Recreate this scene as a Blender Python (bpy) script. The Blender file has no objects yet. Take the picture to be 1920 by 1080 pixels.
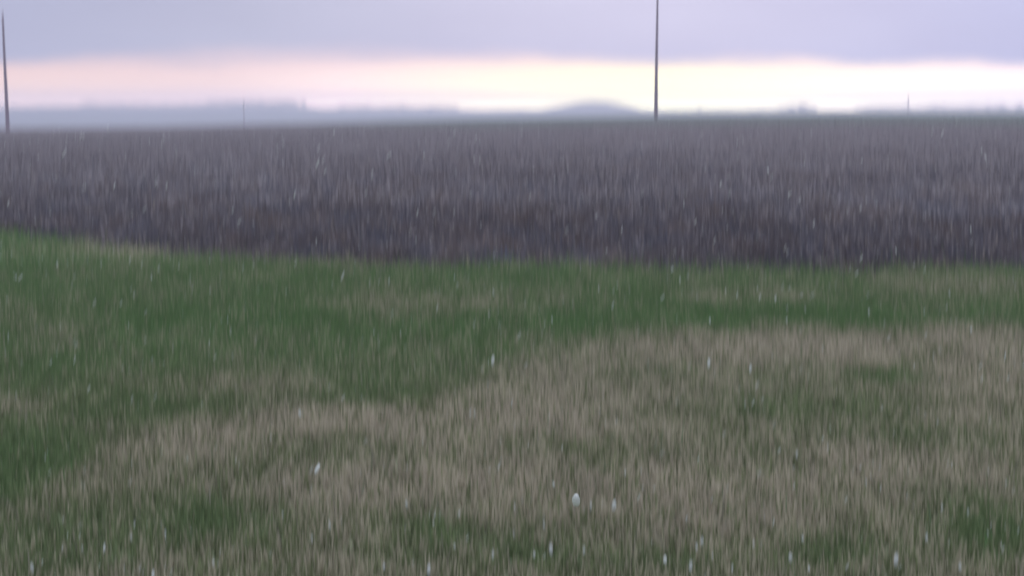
import bpy, math, numpy as np
from mathutils import Vector, Euler

# ------------------------------------------------------------------ camera, world, sun, exposure
sc = bpy.context.scene
CAM_H = 1.6          # metres above the lawn
FPX = 2700.0         # focal length in pixels of a 1920 px wide picture
HOR = 200.0          # picture row of the true horizon (1080 px high)
PITCH = math.atan((540 - HOR) / FPX)

cam_d = bpy.data.cameras.new("camera")
cam = bpy.data.objects.new("camera", cam_d)
sc.collection.objects.link(cam)
cam.location = (0, 0, CAM_H)
cam.rotation_euler = (math.pi / 2 - PITCH, 0, 0)
cam_d.sensor_width = 36.0
cam_d.lens = FPX / 1920 * 36
cam_d.clip_start = 0.05
cam_d.clip_end = 9000
# the photograph is out of focus on everything but the nearest hail; the lens blur is taller than wide
cam_d.dof.use_dof = True
cam_d.dof.focus_distance = 1.3
cam_d.dof.aperture_fstop = 3.9
cam_d.dof.aperture_ratio = 9.0
sc.camera = cam

sc.view_settings.view_transform = 'Standard'
sc.view_settings.look = 'None'
sc.view_settings.exposure = 0.0
sc.view_settings.gamma = 1.0
sc.cycles.use_denoising = True
sc.cycles.max_bounces = 6
sc.cycles.diffuse_bounces = 3
sc.cycles.volume_bounces = 2
sc.cycles.transparent_max_bounces = 8

SUN_EL, SUN_AZ = math.radians(24), math.radians(8)     # azimuth to the right of the view direction (+Y)

world = bpy.data.worlds.new("World")
sc.world = world
world.use_nodes = True
nt = world.node_tree
nt.nodes.clear()
N = nt.nodes.new
L = nt.links.new


def wmath(op, a, b=None, clamp=False):
    n = N('ShaderNodeMath'); n.operation = op; n.use_clamp = clamp
    for i, v in enumerate((a, b)):
        if v is None: continue
        if isinstance(v, (int, float)): n.inputs[i].default_value = v
        else: L(v, n.inputs[i])
    return n.outputs[0]


def wramp(fac, stops, interp='LINEAR'):
    n = N('ShaderNodeValToRGB'); n.color_ramp.interpolation = interp
    el = n.color_ramp.elements
    while len(el) < len(stops): el.new(0.5)
    for e, (p, c) in zip(el, stops):
        e.position = p
        e.color = (c[0], c[1], c[2], 1) if not isinstance(c, (int, float)) else (c, c, c, 1)
    L(fac, n.inputs[0])
    return n.outputs[0]


def wmix(fac, a, b, mode='MIX'):
    n = N('ShaderNodeMix'); n.data_type = 'RGBA'; n.blend_type = mode
    if isinstance(fac, (int, float)): n.inputs[0].default_value = fac
    else: L(fac, n.inputs[0])
    for i, v in ((6, a), (7, b)):
        if isinstance(v, tuple): n.inputs[i].default_value = (*v, 1)
        else: L(v, n.inputs[i])
    return n.outputs[2]


tc = N('ShaderNodeTexCoord')
sep = N('ShaderNodeSeparateXYZ'); L(tc.outputs['Generated'], sep.inputs[0])
X, Y, Z = sep.outputs
elev = wmath('ARCSINE', Z)                                   # radians
azim = wmath('ARCTAN2', X, Y)                                # radians, + = right
azn = wmath('ADD', wmath('MULTIPLY', azim, 1 / 0.72), 0.5, True)   # 0..1 across the picture
# cloud base: soft, slightly ragged lower edge about 1.7 degrees above the horizon
comb = N('ShaderNodeCombineXYZ'); L(wmath('MULTIPLY', azim, 9), comb.inputs[0]); L(wmath('MULTIPLY', elev, 34), comb.inputs[1])
nz = N('ShaderNodeTexNoise'); nz.inputs['Scale'].default_value = 1.3; nz.inputs['Detail'].default_value = 4
L(comb.outputs[0], nz.inputs['Vector'])
base = wramp(azn, [(0.0, 0.0300), (0.12, 0.0290), (0.28, 0.0350), (0.38, 0.0370), (0.5, 0.0325), (0.6, 0.0325), (0.75, 0.0295), (1.0, 0.0275)], 'B_SPLINE')
edge = wmath('ADD', base, wmath('MULTIPLY', wmath('SUBTRACT', nz.outputs[0], 0.5), 0.018))
soft = wramp(azn, [(0.0, 0.010), (0.3, 0.022), (0.45, 0.016), (0.6, 0.013), (1.0, 0.011)], 'LINEAR')
cover = wmath('ADD', wmath('DIVIDE', wmath('SUBTRACT', elev, edge), soft), 0.5, True)
sm = N('ShaderNodeMapRange'); sm.interpolation_type = 'SMOOTHSTEP'; L(cover, sm.inputs[0])
cover = sm.outputs[0]
# the open strip under the cloud
gap_low = wramp(azn, [(0.0, (1.20, 0.82, 0.68)), (0.22, (1.22, 0.86, 0.76)), (0.34, (1.55, 1.15, 1.0)), (0.5, (1.75, 1.50, 0.98)),
                      (0.65, (1.9, 1.78, 0.98)), (0.8, (1.85, 1.62, 1.2)), (1.0, (1.75, 1.45, 1.35))])
gap_high = wramp(azn, [(0.0, (0.80, 0.60, 0.64)), (0.25, (0.84, 0.64, 0.70)), (0.45, (0.98, 0.74, 0.77)), (0.6, (1.02, 0.78, 0.77)),
                       (1.0, (1.02, 0.80, 0.88))])
gh = N('ShaderNodeMapRange'); gh.inputs[1].default_value = 0.014; gh.inputs[2].default_value = 0.034; L(elev, gh.inputs[0])
gap = wmix(gh.outputs[0], gap_low, gap_high)
# the clear strip is brightest right on the horizon
glow = wmath('ADD', wmath('MULTIPLY', wmath('EXPONENT', wmath('MULTIPLY', elev, -1 / 0.005)), 1.5), 1.0)
glow = wmath('MINIMUM', glow, 2.5)
gsc = N('ShaderNodeVectorMath'); gsc.operation = 'SCALE'; L(gap, gsc.inputs[0]); L(glow, gsc.inputs['Scale'])
gap = gsc.outputs[0]
cloud_low = wramp(azn, [(0.0, (0.385, 0.415, 0.605)), (0.25, (0.42, 0.45, 0.645)), (0.45, (0.48, 0.50, 0.73)), (0.65, (0.50, 0.52, 0.78)), (1.0, (0.44, 0.48, 0.78))])
nz2 = N('ShaderNodeTexNoise'); nz2.inputs['Scale'].default_value = 0.55; nz2.inputs['Detail'].default_value = 3
L(comb.outputs[0], nz2.inputs['Vector'])
cl_mod = wramp(nz2.outputs[0], [(0.3, (0.93, 0.93, 0.95)), (0.7, (1.06, 1.06, 1.04))])
cloud_low = wmix(1.0, cloud_low, cl_mod, 'MULTIPLY')
hi = N('ShaderNodeMapRange'); hi.inputs[1].default_value = 0.08; hi.inputs[2].default_value = 0.85; L(elev, hi.inputs[0])
cloud = wmix(hi.outputs[0], cloud_low, (1.50, 1.56, 1.80))
sky_col = wmix(cover, gap, cloud)
# below the horizon the world is only seen past the far hills
bl = wmath('GREATER_THAN', elev, -0.004)
sky_col = wmix(bl, (0.12, 0.12, 0.14), sky_col)
bgA = N('ShaderNodeBackground'); L(sky_col, bgA.inputs[0]); bgA.inputs[1].default_value = 1.0
# the clear evening sky that the thinner cloud lets through
skyt = N('ShaderNodeTexSky'); skyt.sky_type = 'NISHITA'; skyt.sun_disc = False
skyt.sun_elevation = SUN_EL; skyt.sun_rotation = SUN_AZ
skyt.air_density = 1.0; skyt.dust_density = 3.0
bgB = N('ShaderNodeBackground'); L(skyt.outputs[0], bgB.inputs[0]); bgB.inputs[1].default_value = 0.005
addn = N('ShaderNodeAddShader'); L(bgA.outputs[0], addn.inputs[0]); L(bgB.outputs[0], addn.inputs[1])
wo = N('ShaderNodeOutputWorld'); L(addn.outputs[0], wo.inputs[0])

sun_d = bpy.data.lights.new("sun", 'SUN')
sun_d.energy = 0.5
sun_d.angle = math.radians(30)
sun_d.color = (1.0, 0.93, 0.88)
sun = bpy.data.objects.new("sun", sun_d)
sc.collection.objects.link(sun)
sdir = Vector((math.sin(SUN_AZ) * math.cos(SUN_EL), math.cos(SUN_AZ) * math.cos(SUN_EL), math.sin(SUN_EL)))
sun.rotation_euler = sdir.to_track_quat('Z', 'Y').to_euler()

# ------------------------------------------------------------------ helpers
rng = np.random.default_rng(11)


def tag(o, label=None, cat=None, group=None, kind=None):
    if label: o['label'] = label
    if cat: o['category'] = cat
    if group: o['group'] = group
    if kind: o['kind'] = kind
    return o


def mesh_obj(name, verts, faces, mat, parent=None, colors=None, smooth=False, link=True):
    """verts (n,3) array; faces (m,k) array, all of one size, or list of such arrays"""
    me = bpy.data.meshes.new(name)
    verts = np.asarray(verts, dtype=np.float32)
    if not isinstance(faces, list): faces = [faces]
    faces = [np.asarray(f, dtype=np.int32) for f in faces if len(f)]
    loops = np.concatenate([f.ravel() for f in faces])
    tot = np.concatenate([np.full(len(f), f.shape[1], dtype=np.int32) for f in faces])
    start = np.concatenate(([0], np.cumsum(tot)[:-1])).astype(np.int32)
    me.vertices.add(len(verts)); me.vertices.foreach_set("co", verts.ravel())
    me.loops.add(len(loops)); me.loops.foreach_set("vertex_index", loops)
    me.polygons.add(len(tot)); me.polygons.foreach_set("loop_start", start)
    me.polygons.foreach_set("loop_total", tot)
    if smooth: me.polygons.foreach_set("use_smooth", np.ones(len(tot), dtype=bool))
    me.update(calc_edges=True)
    if colors is not None:
        ca = me.color_attributes.new("tint", 'FLOAT_COLOR', 'POINT')
        c4 = np.ones((len(verts), 4), dtype=np.float32); c4[:, :3] = colors
        ca.data.foreach_set("color", c4.ravel())
    if mat: me.materials.append(mat)
    o = bpy.data.objects.new(name, me)
    if link: sc.collection.objects.link(o)
    if parent: o.parent = parent
    return o


def _hash(ix, iy, seed):
    h = (ix.astype(np.int64) * 374761393 + iy.astype(np.int64) * 668265263 + seed * 974634777) & 0xFFFFFFFF
    h = ((h ^ (h >> 13)) * 1274126177) & 0xFFFFFFFF
    h = h ^ (h >> 16)
    return (h & 0xFFFFFF) / float(0xFFFFFF)


def vnoise(x, y, seed=0):
    x = np.asarray(x, float); y = np.asarray(y, float)
    ix = np.floor(x); iy = np.floor(y); fx = x - ix; fy = y - iy
    fx = fx * fx * (3 - 2 * fx); fy = fy * fy * (3 - 2 * fy)
    a = _hash(ix, iy, seed); b = _hash(ix + 1, iy, seed); c = _hash(ix, iy + 1, seed); d = _hash(ix + 1, iy + 1, seed)
    return (a * (1 - fx) + b * fx) * (1 - fy) + (c * (1 - fx) + d * fx) * fy


def fbm(x, y, seed=0, oct=4):
    s = 0; w = 0.5; t = 0
    for i in range(oct):
        s = s + w * vnoise(x * 2 ** i + 17.3 * i, y * 2 ** i - 9.1 * i, seed + i); t += w; w *= 0.55
    return s / t


def to_ground(px, py):
    """where a picture point meets level ground (only to survey the lawn's patches)"""
    c, s = math.cos(PITCH), math.sin(PITCH)
    u = (np.asarray(px, float) - 960) / FPX; v = (540 - np.asarray(py, float)) / FPX
    dy = c + v * s; dz = -s + v * c
    t = CAM_H / -dz
    return u * t, dy * t


def row_of(x, y, z=0.0):
    c, s = math.cos(PITCH), math.sin(PITCH)
    d = y * c - (z - CAM_H) * s
    return 960 + FPX * x / d, 540 - FPX * (y * s + (z - CAM_H) * c) / d


def direction(px, py):
    c, s = math.cos(PITCH), math.sin(PITCH)
    u = (px - 960) / FPX; v = (540 - py) / FPX
    return Vector((u, c + v * s, -s + v * c))


def sstep(a, b, x):
    t = np.clip((x - a) / (b - a), 0, 1); return t * t * (3 - 2 * t)


# ------------------------------------------------------------------ materials
def material(name, color=None, rough=0.8, attr=False, noise=None, bump=None, spec=0.3, trans=0.0, vary=0.25):
    m = bpy.data.materials.new(name); m.use_nodes = True
    t = m.node_tree; b = t.nodes['Principled BSDF']
    b.inputs['Roughness'].default_value = rough
    b.inputs['Specular IOR Level'].default_value = spec
    src = None
    if attr:
        a = t.nodes.new('ShaderNodeVertexColor'); a.layer_name = 'tint'; src = a.outputs[0]
    else:
        r = t.nodes.new('ShaderNodeRGB'); r.outputs[0].default_value = (*color, 1); src = r.outputs[0]
    tcn = t.nodes.new('ShaderNodeTexCoord')
    if noise:
        n = t.nodes.new('ShaderNodeTexNoise'); n.inputs['Scale'].default_value = noise; n.inputs['Detail'].default_value = 6
        n.inputs['Roughness'].default_value = 0.65
        t.links.new(tcn.outputs['Object'], n.inputs['Vector'])
        mr = t.nodes.new('ShaderNodeMapRange'); mr.inputs[1].default_value = 0.3; mr.inputs[2].default_value = 0.7
        mr.inputs[3].default_value = 1 - vary; mr.inputs[4].default_value = 1 + vary
        t.links.new(n.outputs[0], mr.inputs[0])
        mx = t.nodes.new('ShaderNodeVectorMath'); mx.operation = 'SCALE'
        t.links.new(src, mx.inputs[0]); t.links.new(mr.outputs[0], mx.inputs['Scale'])
        src = mx.outputs[0]
    t.links.new(src, b.inputs['Base Color'])
    if bump:
        n = t.nodes.new('ShaderNodeTexNoise'); n.inputs['Scale'].default_value = bump[0]; n.inputs['Detail'].default_value = 5
        t.links.new(tcn.outputs['Object'], n.inputs['Vector'])
        bp = t.nodes.new('ShaderNodeBump'); bp.inputs['Strength'].default_value = 0.8; bp.inputs['Distance'].default_value = bump[1]
        t.links.new(n.outputs[0], bp.inputs['Height']); t.links.new(bp.outputs[0], b.inputs['Normal'])
    if trans:
        tr = t.nodes.new('ShaderNodeBsdfTranslucent'); t.links.new(src, tr.inputs[0])
        ms = t.nodes.new('ShaderNodeMixShader'); ms.inputs[0].default_value = trans
        t.links.new(b.outputs[0], ms.inputs[1]); t.links.new(tr.outputs[0], ms.inputs[2])
        t.links.new(ms.outputs[0], t.nodes['Material Output'].inputs['Surface'])
    return m


M_turf = material("turf_earth", attr=True, noise=9, bump=(30, 0.02), vary=0.3, rough=0.9, spec=0.1)
M_soil = material("tilled_soil", attr=True, noise=2.2, bump=(5, 0.08), vary=0.35, rough=0.95, spec=0.08)
M_far = material("far_pasture", attr=True, noise=0.02, vary=0.2, rough=0.9, spec=0.1)
M_blade = material("grass_blades", attr=True, rough=0.7, trans=0.4, spec=0.2)
M_stalk = material("field_stalks", attr=True, rough=0.95, spec=0.05)
M_wood = material("weathered_pole_wood", (0.22, 0.18, 0.21), noise=6, rough=0.85)
M_leaf = material("far_foliage", attr=True, rough=0.8, spec=0.1)
M_bark = material("far_bark", (0.06, 0.05, 0.045), noise=3)

# ------------------------------------------------------------------ the land
# crest of the ploughed field as the horizontal angle changes, and the ridge behind the valley
CR_X = np.array([-400, 0, 300, 600, 900, 1300, 1600, 1920, 2300.])
CR_Y = np.array([239, 238, 236, 230, 223, 216, 213, 212, 212.])
RG_X = np.array([-500, 0, 150, 300, 400, 520, 572, 600, 760, 900, 1010, 1045, 1080, 1110, 1145, 1175, 1200, 1300, 1480, 1600, 1750, 1920, 2400.])
RG_Y = np.array([201, 200, 199, 199, 198, 197, 199, 202, 202, 205, 204.5, 199, 193, 190.5, 192.5, 198, 205, 206.5, 205, 205, 204, 204, 203.])
D_CREST, D_FLOOR, D_RIDGE = 135.0, 860.0, 1300.0


def land(x, y):
    x = np.asarray(x, float); y = np.asarray(y, float)
    d = np.hypot(x, y)
    az = np.arctan2(x, y)
    front = np.clip(np.cos(az), 0, 1) > 0.35
    px = 960 + FPX * np.tan(np.clip(az, -1.2, 1.2))
    cy = np.where(front, np.interp(px, CR_X, CR_Y), 225.0)
    ry = np.where(front, np.interp(px, RG_X, RG_Y), 202.0)
    s = (cy - HOR) / FPX
    zc = CAM_H - s * D_CREST
    near = zc * sstep(14, D_CREST, d) ** 1.0
    mid = CAM_H - s * d - 0.55 * sstep(D_CREST, D_CREST + 60, d)
    zf = CAM_H - s * D_FLOOR - 0.55
    zr = CAM_H - (ry - HOR) / FPX * D_RIDGE
    far = zf + (zr - zf) * sstep(D_FLOOR, D_RIDGE, d)
    far = np.where(d > D_RIDGE, zr - 0.03 * (d - D_RIDGE), far)
    z = np.where(d < D_CREST, near, np.where(d < D_FLOOR, mid, far))
    z = z + 0.05 * (fbm(x * 0.35, y * 0.35, 5) - 0.5) * sstep(4, 12, d) * (1 - sstep(60, 120, d))
    return z


ED_X = np.array([-600, 0, 150, 300, 600, 1000, 1300, 1920, 2600.])
ED_Y = np.array([425, 440, 455, 476, 498, 508, 514, 519, 524.])


def lawn_edge(x, y):
    """signed: > 0 inside the lawn (a distance in metres along the view)"""
    az = np.arctan2(x, y); px = 960 + FPX * np.tan(np.clip(az, -1.1, 1.1))
    ey = np.interp(px, ED_X, ED_Y)
    _, gy = to_ground(px, ey)
    gy = gy + 1.1 * (fbm(x * 0.9 + 3, y * 0 + 1, 77) - 0.5) + 0.7 * (fbm(x * 3.1, y * 0 + 1, 78) - 0.5)
    return np.where(np.asarray(y) < 0, 20, gy - np.asarray(y))


# lawn patches surveyed from the photograph: (column, row, half width, half height, amount of dry grass)
TAN_X = np.array([-300, 0, 60, 200, 400, 560, 700, 830, 900, 1050, 1250, 1500, 1920, 2300.])
TAN_Y = np.array([1010, 955, 925, 850, 795, 768, 765, 735, 705, 655, 632, 622, 628, 632.])
PATCH = [(520, 800, 330, 26, .30), (760, 812, 260, 30, .22), (330, 850, 170, 28, .28), (1500, 655, 420, 26, .35), (1850, 690, 200, 60, .25), (700, 930, 230, 34, .32),
         (1000, 790, 300, 70, .15), (500, 945, 120, 40, .15), (1650, 890, 330, 45, .25), (1050, 900, 200, 45, .15), (1300, 960, 260, 40, .18), (1200, 680, 200, 30, .15),
         (450, 738, 130, 24, .40), (800, 585, 200, 20, .40), (330, 466, 200, 15, .50), (690, 492, 130, 10, .50), (1750, 545, 130, 20, .40), (1390, 568, 120, 14, .35), (60, 600, 100, 26, .20),
         (50, 768, 90, 24, .35), (1100, 502, 60, 10, .30), (130, 640, 90, 20, .15), (1880, 560, 80, 20, .2), (1080, 555, 300, 12, .12), (1000, 780, 120, 60, .1),
         (830, 1000, 90, 24, -.45), (1000, 1045, 100, 26, -.45), (390, 985, 150, 34, -.50), (80, 1030, 190, 55, -.40), (1560, 765, 200, 28, -.28), (1420, 790, 90, 30, -.3), (1700, 830, 130, 22, -.3),
         (1665, 712, 75, 15, -.55), (1870, 1010, 120, 50, -.60), (1560, 1050, 110, 26, -.4), (1250, 1065, 120, 22, -.35), (650, 832, 45, 14, -.28), (560, 870, 60, 12, -.25), (690, 762, 110, 18, -.22),
         (60, 870, 90, 45, -.3), (290, 780, 110, 26, -.25), (1230, 708, 70, 12, -.3), (760, 1045, 90, 26, -.2), (1130, 850, 90, 16, -.25), (1390, 860, 70, 20, -.22), (1750, 940, 90, 16, -.2),
         (1000, 605, 200, 22, -.2), (1500, 605, 330, 12, -.2), (130, 445, 150, 12, -.15), (900, 530, 200, 12, -.15), (450, 620, 200, 30, -.1)]


def dryness(x, y):
    px, py = row_of(x, y)
    v = 0.13 + 0.47 * sstep(-16, 30, (py + 30 * (fbm(x * 1.3, y * 1.3, 35) - .5)) - np.interp(px + 60 * (fbm(x * 1.1, y * 1.1, 36) - .5), TAN_X, TAN_Y))
    wx = px + 60 * (fbm(x * 1.7, y * 1.7, 31) - 0.5) * 2
    wy = py + 18 * (fbm(x * 1.9 + 8, y * 1.2, 32) - 0.5) * 2
    for cx, cy, hw, hh, a in PATCH:
        q = ((wx - cx) / hw) ** 2 + ((wy - cy) / hh) ** 2
        v = v + a * np.exp(-q ** 1.3 * 0.7)
    v = v + 0.38 * (fbm(x * 2.6, y * 1.5, 33) - 0.5) + 0.3 * (fbm(x * 7, y * 5, 34) - 0.5)
    return np.clip(v * 0.9 + 0.02, 0, 0.85)


GREEN_D = np.array([0.074, 0.152, 0.054]); GREEN_L = np.array([0.118, 0.205, 0.078])
TAN = np.array([0.50, 0.445, 0.345]); OLIVE = np.array([0.165, 0.185, 0.100])
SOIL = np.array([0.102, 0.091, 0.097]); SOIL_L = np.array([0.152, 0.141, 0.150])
PAST = np.array([0.080, 0.105, 0.090])


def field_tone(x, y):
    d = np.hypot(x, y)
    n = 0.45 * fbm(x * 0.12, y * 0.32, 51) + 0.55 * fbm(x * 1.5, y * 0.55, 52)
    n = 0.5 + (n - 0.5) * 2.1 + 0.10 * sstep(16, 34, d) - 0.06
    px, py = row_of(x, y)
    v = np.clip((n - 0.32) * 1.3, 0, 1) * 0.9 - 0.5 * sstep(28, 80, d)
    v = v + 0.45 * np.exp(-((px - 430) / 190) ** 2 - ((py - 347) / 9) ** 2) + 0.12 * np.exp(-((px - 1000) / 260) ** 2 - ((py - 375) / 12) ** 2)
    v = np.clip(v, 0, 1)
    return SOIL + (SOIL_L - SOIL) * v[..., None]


# one polar sheet, finer in front of the camera
az = np.concatenate([np.radians(np.linspace(-38, 38, 301)), np.radians(np.linspace(38, 322, 72)[1:-1])])
rad = np.concatenate([np.linspace(0.5, 3, 6), np.linspace(3.2, 30, 150), np.geomspace(30.3, 135, 90)[1:], np.geomspace(137, 860, 36), np.linspace(875, 1400, 44)])
A, R = np.meshgrid(az, rad)
GX, GY = R * np.sin(A), R * np.cos(A)
GZ = land(GX, GY)
nr, na = GX.shape
V = np.stack([GX.ravel(), GY.ravel(), GZ.ravel()], 1)
le = lawn_edge(GX, GY).ravel()
dd = R.ravel()
dr = dryness(GX, np.maximum(GY, 2.0)).ravel()
lawn_c = (GREEN_D * 1.05)[None] * (1 - dr[:, None]) + (TAN * 0.62)[None] * dr[:, None]
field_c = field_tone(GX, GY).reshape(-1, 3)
crest_px = 960 + FPX * np.tan(np.clip(A.ravel(), -1.1, 1.1))
past_start = np.interp(crest_px, [0, 500, 900, 1500, 1920], [160, 120, 90, 80, 78]) + 14 * (fbm(GX.ravel() * .05, GY.ravel() * .05, 61) - .5)
pf = sstep(0, 16, dd - past_start)[:, None]
far_n = fbm(GX.ravel() * 0.006, GY.ravel() * 0.01, 62)[:, None]
past_c = PAST[None] * (0.75 + 0.5 * far_n)
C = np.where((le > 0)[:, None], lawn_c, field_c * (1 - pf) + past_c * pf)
idx = np.arange(nr * na).reshape(nr, na)
i0 = idx[:-1]; i1 = idx[1:]
F = np.stack([i0, np.roll(i0, -1, 1), np.roll(i1, -1, 1), i1], -1).reshape(-1, 4)[:, ::-1]
f_le = le[F].mean(1); f_d = dd[F].mean(1)
kinds = np.where(f_le > 0, 0, np.where(f_d < 140, 1, 2))


def sub(name, sel, mat):
    f = F[sel]; u, inv = np.unique(f, return_inverse=True)
    return mesh_obj(name, V[u], inv.reshape(-1, 4), mat, colors=C[u], smooth=True)


cidx = len(V)
centre = np.stack([np.roll(idx[0], -1), idx[0], np.full(na, cidx)], 1)
V = np.vstack([V, [[0, 0, 0]]]); C = np.vstack([C, GREEN_D * .8])
f = F[kinds == 0]; u, inv = np.unique(np.concatenate([f.ravel(), centre.ravel()]), return_inverse=True)
g = mesh_obj("ground", V[u], [inv[:f.size].reshape(-1, 4), inv[f.size:].reshape(-1, 3)], M_turf, colors=C[u], smooth=True)
tag(g, kind='structure')
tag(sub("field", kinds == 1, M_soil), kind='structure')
tag(sub("hills", kinds == 2, M_far), kind='structure')


# ------------------------------------------------------------------ blades
def blades(name, x, y, h, w, lean, col, mat, seg=2, tip=0.15, curve=0.35):
    """each blade: a tapering bent strip standing at (x, y)"""
    n = len(x); z = land(x, y)
    yaw = rng.uniform(0, 2 * np.pi, n)
    la = rng.uniform(0, 2 * np.pi, n)
    wx, wy = np.cos(yaw) * w / 2, np.sin(yaw) * w / 2
    lx, ly = np.cos(la) * lean * h, np.sin(la) * lean * h
    rows = []
    for k in range(seg + 1):
        t = k / seg; b = (1 - curve) * t + curve * t * t
        ww = 1 - (1 - tip) * t ** 1.5
        zz = z + h * (t - 0.15 * lean * t * t) - 0.01 * (k == 0)
        for sgn in (-1, 1):
            rows.append(np.stack([x + lx * b + sgn * wx * ww, y + ly * b + sgn * wy * ww, zz], 1))
    vs = np.stack(rows, 1).reshape(-1, 3)
    m = 2 * (seg + 1); o = np.arange(n)[:, None] * m
    fs = np.concatenate([o + np.array([[2 * k, 2 * k + 1, 2 * k + 3, 2 * k + 2]]) for k in range(seg)])
    cs = np.repeat(col, m, axis=0)
    return mesh_obj(name, vs, fs, mat, colors=cs)


# lawn: uniform in area near, thinning with distance
n = 420000
r = np.sqrt(rng.uniform(2.6 ** 2, 15.0 ** 2, n * 2)); r = np.where(rng.random(n * 2) < 0.5, rng.uniform(2.6, 21, n * 2), r)
a = rng.uniform(-math.radians(27), math.radians(27), n * 2)
x, y = r * np.sin(a), r * np.cos(a)
le = lawn_edge(x, y)
ok = (le > rng.normal(0, 0.50, len(x))) & (y > 2.4)
x, y = x[ok][:n], y[ok][:n]; n = len(x)
dr = dryness(x, y)
dist = np.hypot(x, y)
tuft = fbm(x * 9, y * 9, 41)
isdry = rng.random(n) < np.clip(dr * 0.80 + 0.04 + (tuft - 0.5) * 0.7 + (fbm(x * 2.6, y * 1.3, 47) - 0.5) * 0.5, 0.05, 0.80)
mixv = rng.random((n, 1))
green = GREEN_D + (GREEN_L - GREEN_D) * mixv
ol = np.clip(0.12 + dr * 0.9 + 0.32 * sstep(640, 760, row_of(x, y)[1]), 0, 0.9)[:, None]
green = green * (1 - ol) + OLIVE * ol * (0.6 + 0.7 * mixv)
dry = TAN * (0.64 + 0.34 * mixv)
dry = dry + (OLIVE * 1.25 - dry) * (0.65 * (1 - dr[:, None]))
col = np.where(isdry[:, None], dry, green)
col = col * (0.76 + 0.48 * fbm(x * 14, y * 4, 43)[:, None])
h = rng.uniform(0.03, 0.068, n) * (0.75 + 0.5 * tuft) * (1 + 0.03 * dist)
w = rng.uniform(0.005, 0.010, n) * (1 + 0.035 * dist)
lawn = blades("lawn_grass", x, y, h, w, rng.uniform(0.02, 0.25, n), col, M_blade)
tag(lawn, "short rough lawn of mixed green and dry tan grass", "grass", kind='stuff')

# taller pale stems, many along the lawn's far edge
n = 8000
a = rng.uniform(-math.radians(26), math.radians(26), n)
r = rng.uniform(3.6, 22, n)
x, y = r * np.sin(a), r * np.cos(a)
le = lawn_edge(x, y)
keep = (le > rng.normal(-0.4, 0.5, len(x))) & ((rng.random(n) < 0.25) | (le < 1.3))
x, y = x[keep], y[keep]; n = len(x); le = le[keep]
h = rng.uniform(0.08, 0.20, n) * np.where(le < 1.3, 1.3, 0.8)
col = np.array([0.27, 0.25, 0.20]) * rng.uniform(0.5, 1.15, (n, 1))
col = np.where(((rng.random(n) < 0.45) & ~((le < 1.3) & (np.abs(row_of(x, y)[0] - 430) < 300)))[:, None], np.array([0.09, 0.14, 0.07]) * rng.uniform(0.7, 1.3, (n, 1)), col)
tall = blades("tall_grass", x, y, h, rng.uniform(0.004, 0.008, n), rng.uniform(0.05, 0.7, n), col, M_blade, seg=3)
tag(tall, "thin pale grass stems taller than the lawn and along its far edge", "grass", kind='stuff')

# ploughed field: old stalks and clods standing out of the soil
n = 230000
a = rng.uniform(-math.radians(26), math.radians(26), n)
r = 12.5 * (105 / 12.5) ** rng.random(n)
x, y = r * np.sin(a), r * np.cos(a)
ok = lawn_edge(x, y) < -0.05
x, y, r = x[ok], y[ok], r[ok]; n = len(x)
row = 0.5 + 0.5 * fbm(x * 1.6, y * 0.5, 71)
h = rng.gamma(2.2, 0.018, n) * (0.6 + row) * np.clip(1.25 - r / 60, 0.25, 1) + 0.02
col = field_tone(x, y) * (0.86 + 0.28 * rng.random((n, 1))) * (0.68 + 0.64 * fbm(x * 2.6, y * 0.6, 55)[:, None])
cn = (fbm(x * 3.1, y * 1.0, 57) - 0.5) * 0.55
col = col * np.stack([1 + cn, 1 + cn * 0.2, 1 - cn * 0.7], 1)
pale = (rng.random(n) < 0.05) & (r < 45)
col[pale] = np.array([0.21, 0.185, 0.165]) * rng.uniform(0.6, 1.2, (pale.sum(), 1))
w = rng.uniform(0.006, 0.022, n) * (1 + 0.02 * r)
stub = blades("field_stubble", x, y, h, w, rng.uniform(0.0, 0.5, n), col, M_stalk, seg=1, tip=0.35)
tag(stub, "dark dead stubble and clods covering the ploughed field", "stubble", kind='stuff')


# ------------------------------------------------------------------ poles
def pole(px_base, dist, height, r0, r1, label):
    az_ = math.atan((px_base - 960) / FPX)
    x, y = dist * math.sin(az_), dist * math.cos(az_)
    z = float(land(x, y))
    segs, rings = 20, 14
    ang = np.linspace(0, 2 * np.pi, segs, endpoint=False)
    vs = []
    for k in range(rings + 1):
        t = k / rings
        rr = r0 + (r1 - r0) * t ** 0.9
        wob = 0.012 * math.sin(t * 5.1 + px_base)
        vs.append(np.stack([np.cos(ang) * rr + wob, np.sin(ang) * rr, np.full(segs, -0.4 + (height + 0.4) * t)], 1))
    vs.append(np.stack([np.cos(ang) * r1 * 0.55 + wob, np.sin(ang) * r1 * 0.55, np.full(segs, height + r1 * 0.6)], 1))
    vs = np.concatenate(vs + [np.array([[wob, 0, height + r1 * 0.75]])])
    nR = rings + 2
    i = np.arange(nR * segs).reshape(nR, segs)
    q = np.stack([i[:-1], np.roll(i[:-1], -1, 1), np.roll(i[1:], -1, 1), i[1:]], -1).reshape(-1, 4)
    cap = np.stack([i[-1], np.roll(i[-1], -1), np.full(segs, nR * segs)], 1)
    o = mesh_obj("utility_pole", vs, [q, cap], M_wood, smooth=True)
    o.location = (x, y, z)
    tag(o, label, "pole", "poles standing out in the field")
    return o


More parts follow.
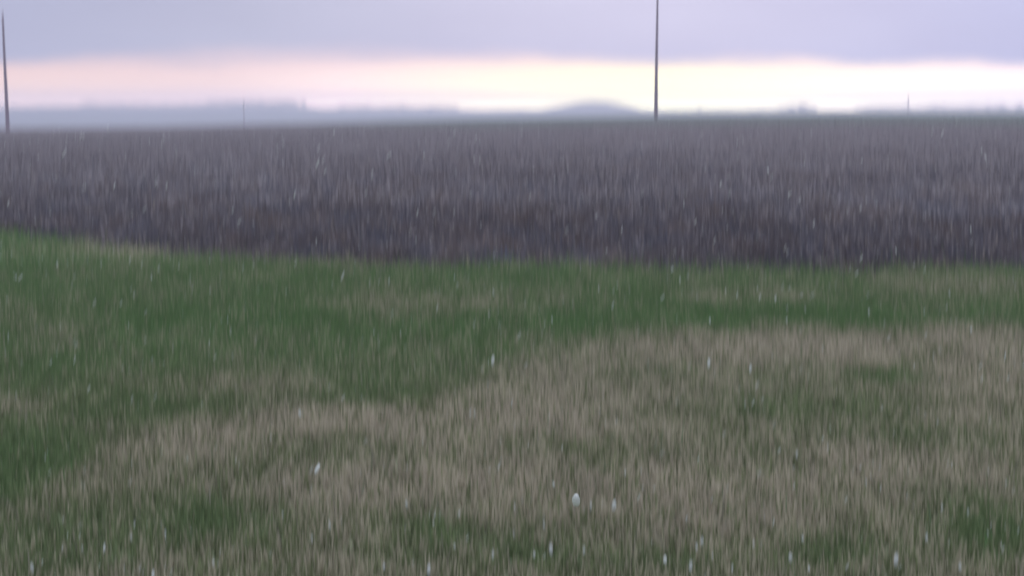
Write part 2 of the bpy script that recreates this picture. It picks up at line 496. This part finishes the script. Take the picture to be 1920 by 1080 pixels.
pole(1228, 120, 10.1, 0.17, 0.072, "tall dark wooden pole right of the low knoll, reaching the top of the sky")
pole(20, 126, 9.35, 0.17, 0.072, "tall dark wooden pole at the far left edge of the field")
pole(461, 560, 10.4, 0.24, 0.15, "thin faint pole in the haze before the left wood")
pole(1697, 800, 11.4, 0.32, 0.20, "short distant pole standing up against the pale sky on the right")


# ------------------------------------------------------------------ far trees
def leaf_cloud(cx, cy, cz, rx, ry, rz, cnt, size):
    """small triangles through an uneven ellipsoid"""
    p = rng.normal(0, 1, (cnt, 3)); p /= np.linalg.norm(p, axis=1)[:, None]
    p *= (rng.random(cnt) ** 0.45)[:, None]
    lump = 0.72 + 0.5 * vnoise(p[:, 0] * 2.2 + cx, p[:, 2] * 2.2 + cy, 91)
    p *= lump[:, None]
    c = np.stack([cx + p[:, 0] * rx, cy + p[:, 1] * ry, cz + p[:, 2] * rz], 1)
    t = rng.normal(0, size, (cnt, 3, 3))
    v = (c[:, None, :] + t).reshape(-1, 3)
    col = np.repeat(np.array([0.055, 0.07, 0.048]) * rng.uniform(0.6, 1.5, (cnt, 1)), 3, 0)
    return v, col


def far_xy(px, dist):
    dist *= D_RIDGE / 1500
    a_ = math.atan((px - 960) / FPX); return dist * math.sin(a_), dist * math.cos(a_)


def far_tree(px, dist, height, width, label, grp="trees one can tell apart on the skyline"):
    x, y = far_xy(px, dist); z = float(land(x, y))
    e = bpy.data.objects.new("tree", None); sc.collection.objects.link(e)
    e.location = (x, y, z)
    tag(e, label, "tree", grp)
    height *= 0.68; width *= 1.15
    hgt = height
    segs = 7; ang = np.linspace(0, 2 * np.pi, segs, endpoint=False)
    vs, fs = [], []

    def limb(p0, p1, r0, r1):
        b = len(vs) * segs
        p0, p1 = Vector(p0), Vector(p1); q = (p1 - p0).to_track_quat('Z', 'Y')
        for p, r_ in ((p0, r0), (p0.lerp(p1, .5), (r0 + r1) / 2), (p1, r1)):
            vs.append(np.array([p + q @ Vector((math.cos(t) * r_, math.sin(t) * r_, 0)) for t in ang]))
        for k in range(2):
            for j in range(segs):
                fs.append((b + k * segs + j, b + k * segs + (j + 1) % segs, b + (k + 1) * segs + (j + 1) % segs, b + (k + 1) * segs + j))
    limb((0, 0, -.3), (0, 0, hgt * .55), hgt * .045, hgt * .028)
    for k in range(5):
        t = k * 2.4 + px
        limb((0, 0, hgt * (.25 + .06 * k)), (math.cos(t) * width * .3, math.sin(t) * width * .3, hgt * (.55 + .06 * k)), hgt * .02, hgt * .008)
    mesh_obj("trunk", np.concatenate(vs), np.array(fs), M_bark, parent=e, smooth=True)
    V_, C_ = [], []
    for k in range(9):
        t = rng.uniform(0, 2 * np.pi); rr = rng.random() ** .5 * width * .33
        v, c = leaf_cloud(math.cos(t) * rr, math.sin(t) * rr, hgt * rng.uniform(.42, .8), width * .30, width * .30, hgt * .27, 220, width * 0.06)
        V_.append(v); C_.append(c)
    v = np.concatenate(V_); c = np.concatenate(C_)
    mesh_obj("crown", v, np.arange(len(v)).reshape(-1, 3), M_leaf, parent=e, colors=c)


def wood(name, spans, label):
    """a far-off wood that reads as one mass"""
    V_, C_ = [], []
    for x0, x1, dist, hmin, hmax, step in spans:
        px = x0
        while px < x1:
            hh = hmin + (hmax - hmin) * (0.5 * rng.random() + 0.5 * float(vnoise(px / 23.0, 0.5, 95)))
            x, y = far_xy(px, dist + rng.uniform(-18, 18)); z = float(land(x, y))
            wdt = hh * rng.uniform(.5, .8)
            v, c = leaf_cloud(x, y, z + hh * .5, wdt, wdt, hh * .58, 150, hh * .07)
            V_.append(v); C_.append(c)
            px += step * rng.uniform(.6, 1.4)
    v = np.concatenate(V_); c = np.concatenate(C_)
    o = mesh_obj(name, v, np.arange(len(v)).reshape(-1, 3), M_leaf, colors=c)
    tag(o, label, "trees", kind='stuff')


wood("far_wood", [(395, 560, 1470, 3.0, 4.6, 3.0), (160, 395, 1480, 1.8, 3.4, 3.5), (-60, 160, 1480, 0.8, 2.0, 6.0)], "long hazy wood on the ridge at the left")
wood("far_hedge", [(640, 860, 1480, 1.6, 3.6, 3.5), (575, 1040, 1480, 0.9, 2.2, 6.0), (1190, 1480, 1480, 1.4, 3.0, 4.5), (1050, 1180, 1490, .5, 1.2, 7)], "thin hazy line of low trees on the skyline through the middle")
wood("far_thicket", [(1600, 1990, 1450, 2.2, 4.4, 3.5), (1460, 1530, 1450, 2.2, 4.2, 3.5)], "hazy thicket along the skyline on the right")
far_tree(571, 1460, 5.2, 4.2, "lone tree at the right end of the left wood")
far_tree(1482, 1440, 5.0, 5.0, "smaller of two trees close together on the skyline, left of the distant right pole")
far_tree(1501, 1435, 6.2, 7.0, "broader of two trees close together on the skyline, left of the distant right pole")
far_tree(1308, 1450, 4.2, 4.0, "small tree on the skyline to the right of the tall middle pole")
far_tree(810, 1460, 4.0, 4.5, "small round tree on the skyline left of the low knoll")
far_tree(1846, 1430, 5.6, 3.6, "slim tree on the skyline before a gap at the right edge")
far_tree(1872, 1430, 5.4, 4.4, "first tree past the skyline gap at the right edge")
far_tree(1905, 1430, 6.0, 4.4, "last tree on the skyline at the right edge")


# ------------------------------------------------------------------ hail
def ico(sub_=2):
    import bmesh
    bm = bmesh.new(); bmesh.ops.create_icosphere(bm, subdivisions=sub_, radius=1.0)
    v = np.array([w_.co[:] for w_ in bm.verts]); f_ = np.array([[q.index for q in p.verts] for p in bm.faces]); bm.free()
    return v, f_


M_ice = bpy.data.materials.new("hail_ice"); M_ice.use_nodes = True
t = M_ice.node_tree; b = t.nodes['Principled BSDF']
nn = t.nodes.new('ShaderNodeTexNoise'); nn.inputs['Scale'].default_value = 1.4
cr = t.nodes.new('ShaderNodeValToRGB'); cr.color_ramp.elements[0].color = (.50, .53, .50, 1); cr.color_ramp.elements[1].color = (.68, .71, .68, 1)
tcx = t.nodes.new('ShaderNodeTexCoord'); t.links.new(tcx.outputs['Object'], nn.inputs['Vector'])
t.links.new(nn.outputs[0], cr.inputs[0]); t.links.new(cr.outputs[0], b.inputs['Base Color'])
b.inputs['Roughness'].default_value = 0.35; b.inputs['Subsurface Weight'].default_value = 0.0
tr = t.nodes.new('ShaderNodeBsdfTranslucent'); tr.inputs[0].default_value = (.6, .63, .6, 1)
ms = t.nodes.new('ShaderNodeMixShader'); ms.inputs[0].default_value = 0.4
t.links.new(b.outputs[0], ms.inputs[1]); t.links.new(tr.outputs[0], ms.inputs[2]); t.links.new(ms.outputs[0], t.nodes['Material Output'].inputs['Surface'])

iv, if_ = ico(3)
hail_meshes = []
for k in range(5):
    v = iv * (1 + 0.13 * (vnoise(iv[:, 0] * 2 + k * 5, iv[:, 1] * 2 + iv[:, 2], 101)[:, None] - .5) * 2)
    v[:, 2] *= (1.35, 1.8, 2.1, 1.5, 2.8)[k]
    o = mesh_obj("hailstone", v, if_, M_ice, smooth=True, link=False)
    hail_meshes.append(o.data); bpy.data.objects.remove(o)


def hail(px, py, dist, rad_mm, k, tilt=0.0, label=None, group=None):
    o = bpy.data.objects.new("hailstone", hail_meshes[k])
    sc.collection.objects.link(o)
    p = direction(px, py) * dist
    p.z += CAM_H
    gz = float(land(p.x, p.y)) + 0.05
    p.z = max(p.z, gz)
    o.location = p
    s_ = rad_mm / 1000 * (0.95 if dist > 1.7 else 1.0)
    o.scale = (s_, s_, s_)
    o.rotation_euler = (rng.uniform(-.2, .2), tilt, rng.uniform(0, 3))
    if group is None:
        if label: group = "bright hailstones one can tell apart"
        elif o.location.length and py > 985: label, group = "pale hailstone just above the nearest grass at the bottom edge", "hailstones at the bottom edge"
        elif py > 660: label, group = "small pale hailstone falling over the middle of the lawn", "hailstones over the middle of the lawn"
        else: label, group = "tiny faint hailstone falling over the green strip below the ploughed field", "hailstones over the green strip"
    tag(o, label, "hailstone", group)


# nearest ones, each told apart
hail(1080, 938, 1.6, 4.3, 2, -0.5, "largest and brightest oval hailstone, low in the middle over tan grass")
hail(1151, 948, 3.4, 5.5, 2, 0.0, "pale upright hailstone just right of the brightest oval one")
hail(1038, 908, 2.6, 2.3, 1, 0.2, "tiny bright hailstone just up and left of the brightest oval one")
hail(1247, 1050, 2.8, 3.8, 2, 0.1, "bright hailstone at the bottom edge, right of the middle")
hail(595, 879, 2.2, 3.0, 4, 0.6, "bright tilted hailstone over tan grass left of the middle")
hail(924, 676, 3.0, 3.6, 4, 0.0, "bright upright hailstone where green grass meets tan, near the middle")
hail(1329, 681, 3.0, 3.4, 4, 0.05, "left one of two bright upright hailstones above the tan band")
hail(1407, 691, 3.2, 3.0, 4, -0.1, "right one of two bright upright hailstones above the tan band")
hail(562, 775, 3.4, 3.4, 2, 0.1, "white upright hailstone over the tan patch left of the middle")
SPOTS = [(890, 775, 3, .2), (720, 873, 1.8, .4), (466, 776, 2, .1), (508, 820, 3, .2), (640, 975, 2, -.4), (618, 985, 4, 0), (1275, 525, 2.2, 0), (1331, 601, 2.2, 0),
         (1454, 560, 2.6, -.25), (1629, 585, 2.6, .1), (1780, 550, 2.4, .1), (1821, 618, 2.6, .1), (1733, 585, 2, .1), (1505, 1010, 4, 0), (1552, 838, 3.4, 0), (1494, 852, 5, 0),
         (1624, 905, 3, .25), (1766, 952, 4.5, -.1), (1815, 960, 4, 0), (1033, 1030, 6.5, 0), (1095, 1032, 4.5, 0), (1295, 1062, 6, 0), (1316, 1015, 6, 0), (1306, 1025, 4, 0), (1373, 1066, 3.6, 0),
         (1413, 1020, 4, 0), (1482, 1045, 7, 0), (1680, 1050, 7, 0), (1737, 1008, 4.5, 0), (1800, 1063, 5, 0), (1852, 1000, 3.6, 0), (804, 1068, 5.5, 0), (720, 1062, 4, 0), (924, 1040, 4, 0),
         (1020, 985, 3.4, .1), (965, 950, 2.8, .4), (1397, 757, 3, .15), (1135, 792, 2.4, .75), (915, 720, 3, .3), (252, 983, 2.6, -.3), (247, 870, 2.6, 0), (310, 1000, 3, 0),
         (60, 1065, 5, 0), (400, 1055, 4, 0), (530, 965, 3, 0), (585, 1010, 4, 0), (1170, 785, 2, .1), (1035, 600, 2, .3), (751, 625, 1.8, .2), (701, 623, 1.8, .1), (925, 548, 2.4, .45),
         (985, 570, 1.6, .8), (852, 520, 1.6, .7), (393, 489, 1.6, .6), (107, 496, 2.4, -.3), (284, 520, 1.8, .2), (30, 520, 2.4, .3), (241, 610, 1.8, .3), (163, 700, 1.6, .4),
         (10, 660, 2.2, .3), (394, 545, 1.6, .5), (1000, 650, 1.6, .4), (1475, 600, 2, .8), (1510, 580, 2, .5), (340, 428, 1.6, .3), (475, 420, 1.8, 1.0), (66, 415, 2, .1),
         (280, 265, 1.2, .2), (72, 295, 1.5, .6), (235, 293, 1.5, .2), (795, 290, 2, .2), (1040, 335, 1.8, .5), (1000, 317, 1.5, 1.2), (1440, 320, 2.2, .5), (1550, 270, 1.3, 1.0),
         (1620, 262, 1.2, .1), (708, 288, 1.3, 1.4), (1848, 295, 1.6, .6), (1574, 340, 1.6, .6), (1397, 444, 1.6, .1), (1525, 422, 1.8, 1.2), (1820, 430, 2, .2), (1118, 405, 1.5, .7),
         (1260, 505, 2, .8), (780, 450, 2.4, .45), (850, 425, 1.8, .3), (1680, 470, 2, .5), (1355, 395, 1.6, .5), (160, 350, 1.8, .2), (530, 305, 1.4, .7), (365, 320, 1.5, .4)]
for i, (px, py, rmm, tilt) in enumerate(SPOTS):
    far = py < 640
    gd = math.hypot(*to_ground(px, py)) if py > 260 else 60.0
    dist = rng.uniform(3.2, 5.0) if far else gd * rng.uniform(.78, .95)
    dist = min(dist, 6.0)
    if py < 470:
        hail(px, py, dist, rmm, int(rng.integers(0, 5)), tilt, "tiny pale hailstone falling in front of the dark ploughed field", "hailstones falling before the dark field")
    else:
        hail(px, py, dist, rmm, int(rng.integers(1, 5)), tilt)
# scattered ones
for i in range(28):
    px = rng.uniform(-150, 2070); py = 560 + 540 * rng.random() ** 0.6
    hail(px, py, math.hypot(*to_ground(px, py)) * rng.uniform(.6, .97), rng.uniform(1.6, 4.0), int(rng.integers(0, 5)), rng.normal(0.1, .25))

# fine sleet: too many to count
ns = 2300
p = np.zeros((ns, 3)); p[:, 1] = 2.6 + 20 * rng.random(ns) ** 1.5
p[:, 0] = p[:, 1] * rng.uniform(-.5, .5, ns); p[:, 2] = rng.uniform(0.1, 1, ns) * np.minimum(1.55, 1.6 - p[:, 1] * 0.005)
v0, f0 = ico(1)
vs = []
for i in range(ns):
    s_ = rng.uniform(.0005, .0011) * (1 + p[i, 1] * .06)
    vv = v0 * np.array([s_, s_, s_ * rng.uniform(5, 9)])
    q = Euler((rng.normal(0, .15), rng.normal(.5, .22), 0)).to_matrix()
    vs.append(vv @ np.array(q).T + p[i])
fs = (f0[None] + (np.arange(ns) * len(v0))[:, None, None]).reshape(-1, 3)
sl = mesh_obj("sleet", np.concatenate(vs), fs, M_ice, smooth=True)
tag(sl, "fine sleet driven on the wind over the lawn and the field", "sleet", kind='stuff')

# ------------------------------------------------------------------ haze
bx, by, z0, z1 = 1420.0, 1420.0, float(GZ.min()) - 1.0, 12.5
hv = np.array([(-bx, -by, z0), (bx, -by, z0), (bx, by, z0), (-bx, by, z0), (-bx, -by, z1), (bx, -by, z1), (bx, by, z1), (-bx, by, z1)])
hf = np.array([(3, 2, 1, 0), (4, 5, 6, 7), (0, 1, 5, 4), (1, 2, 6, 5), (2, 3, 7, 6), (3, 0, 4, 7)])
M_haze = bpy.data.materials.new("haze_air"); M_haze.use_nodes = True
t = M_haze.node_tree; t.nodes.clear()
pv = t.nodes.new('ShaderNodeVolumePrincipled')
pv.inputs['Color'].default_value = (0.76, 0.76, 0.91, 1)
pv.inputs['Density'].default_value = 0.0011
pv.inputs['Anisotropy'].default_value = 0.5
ou = t.nodes.new('ShaderNodeOutputMaterial'); t.links.new(pv.outputs[0], ou.inputs['Volume'])
hz = mesh_obj("haze", hv, hf, M_haze)
tag(hz, "pale rain haze thickening towards the far ridge", "haze", kind='stuff')
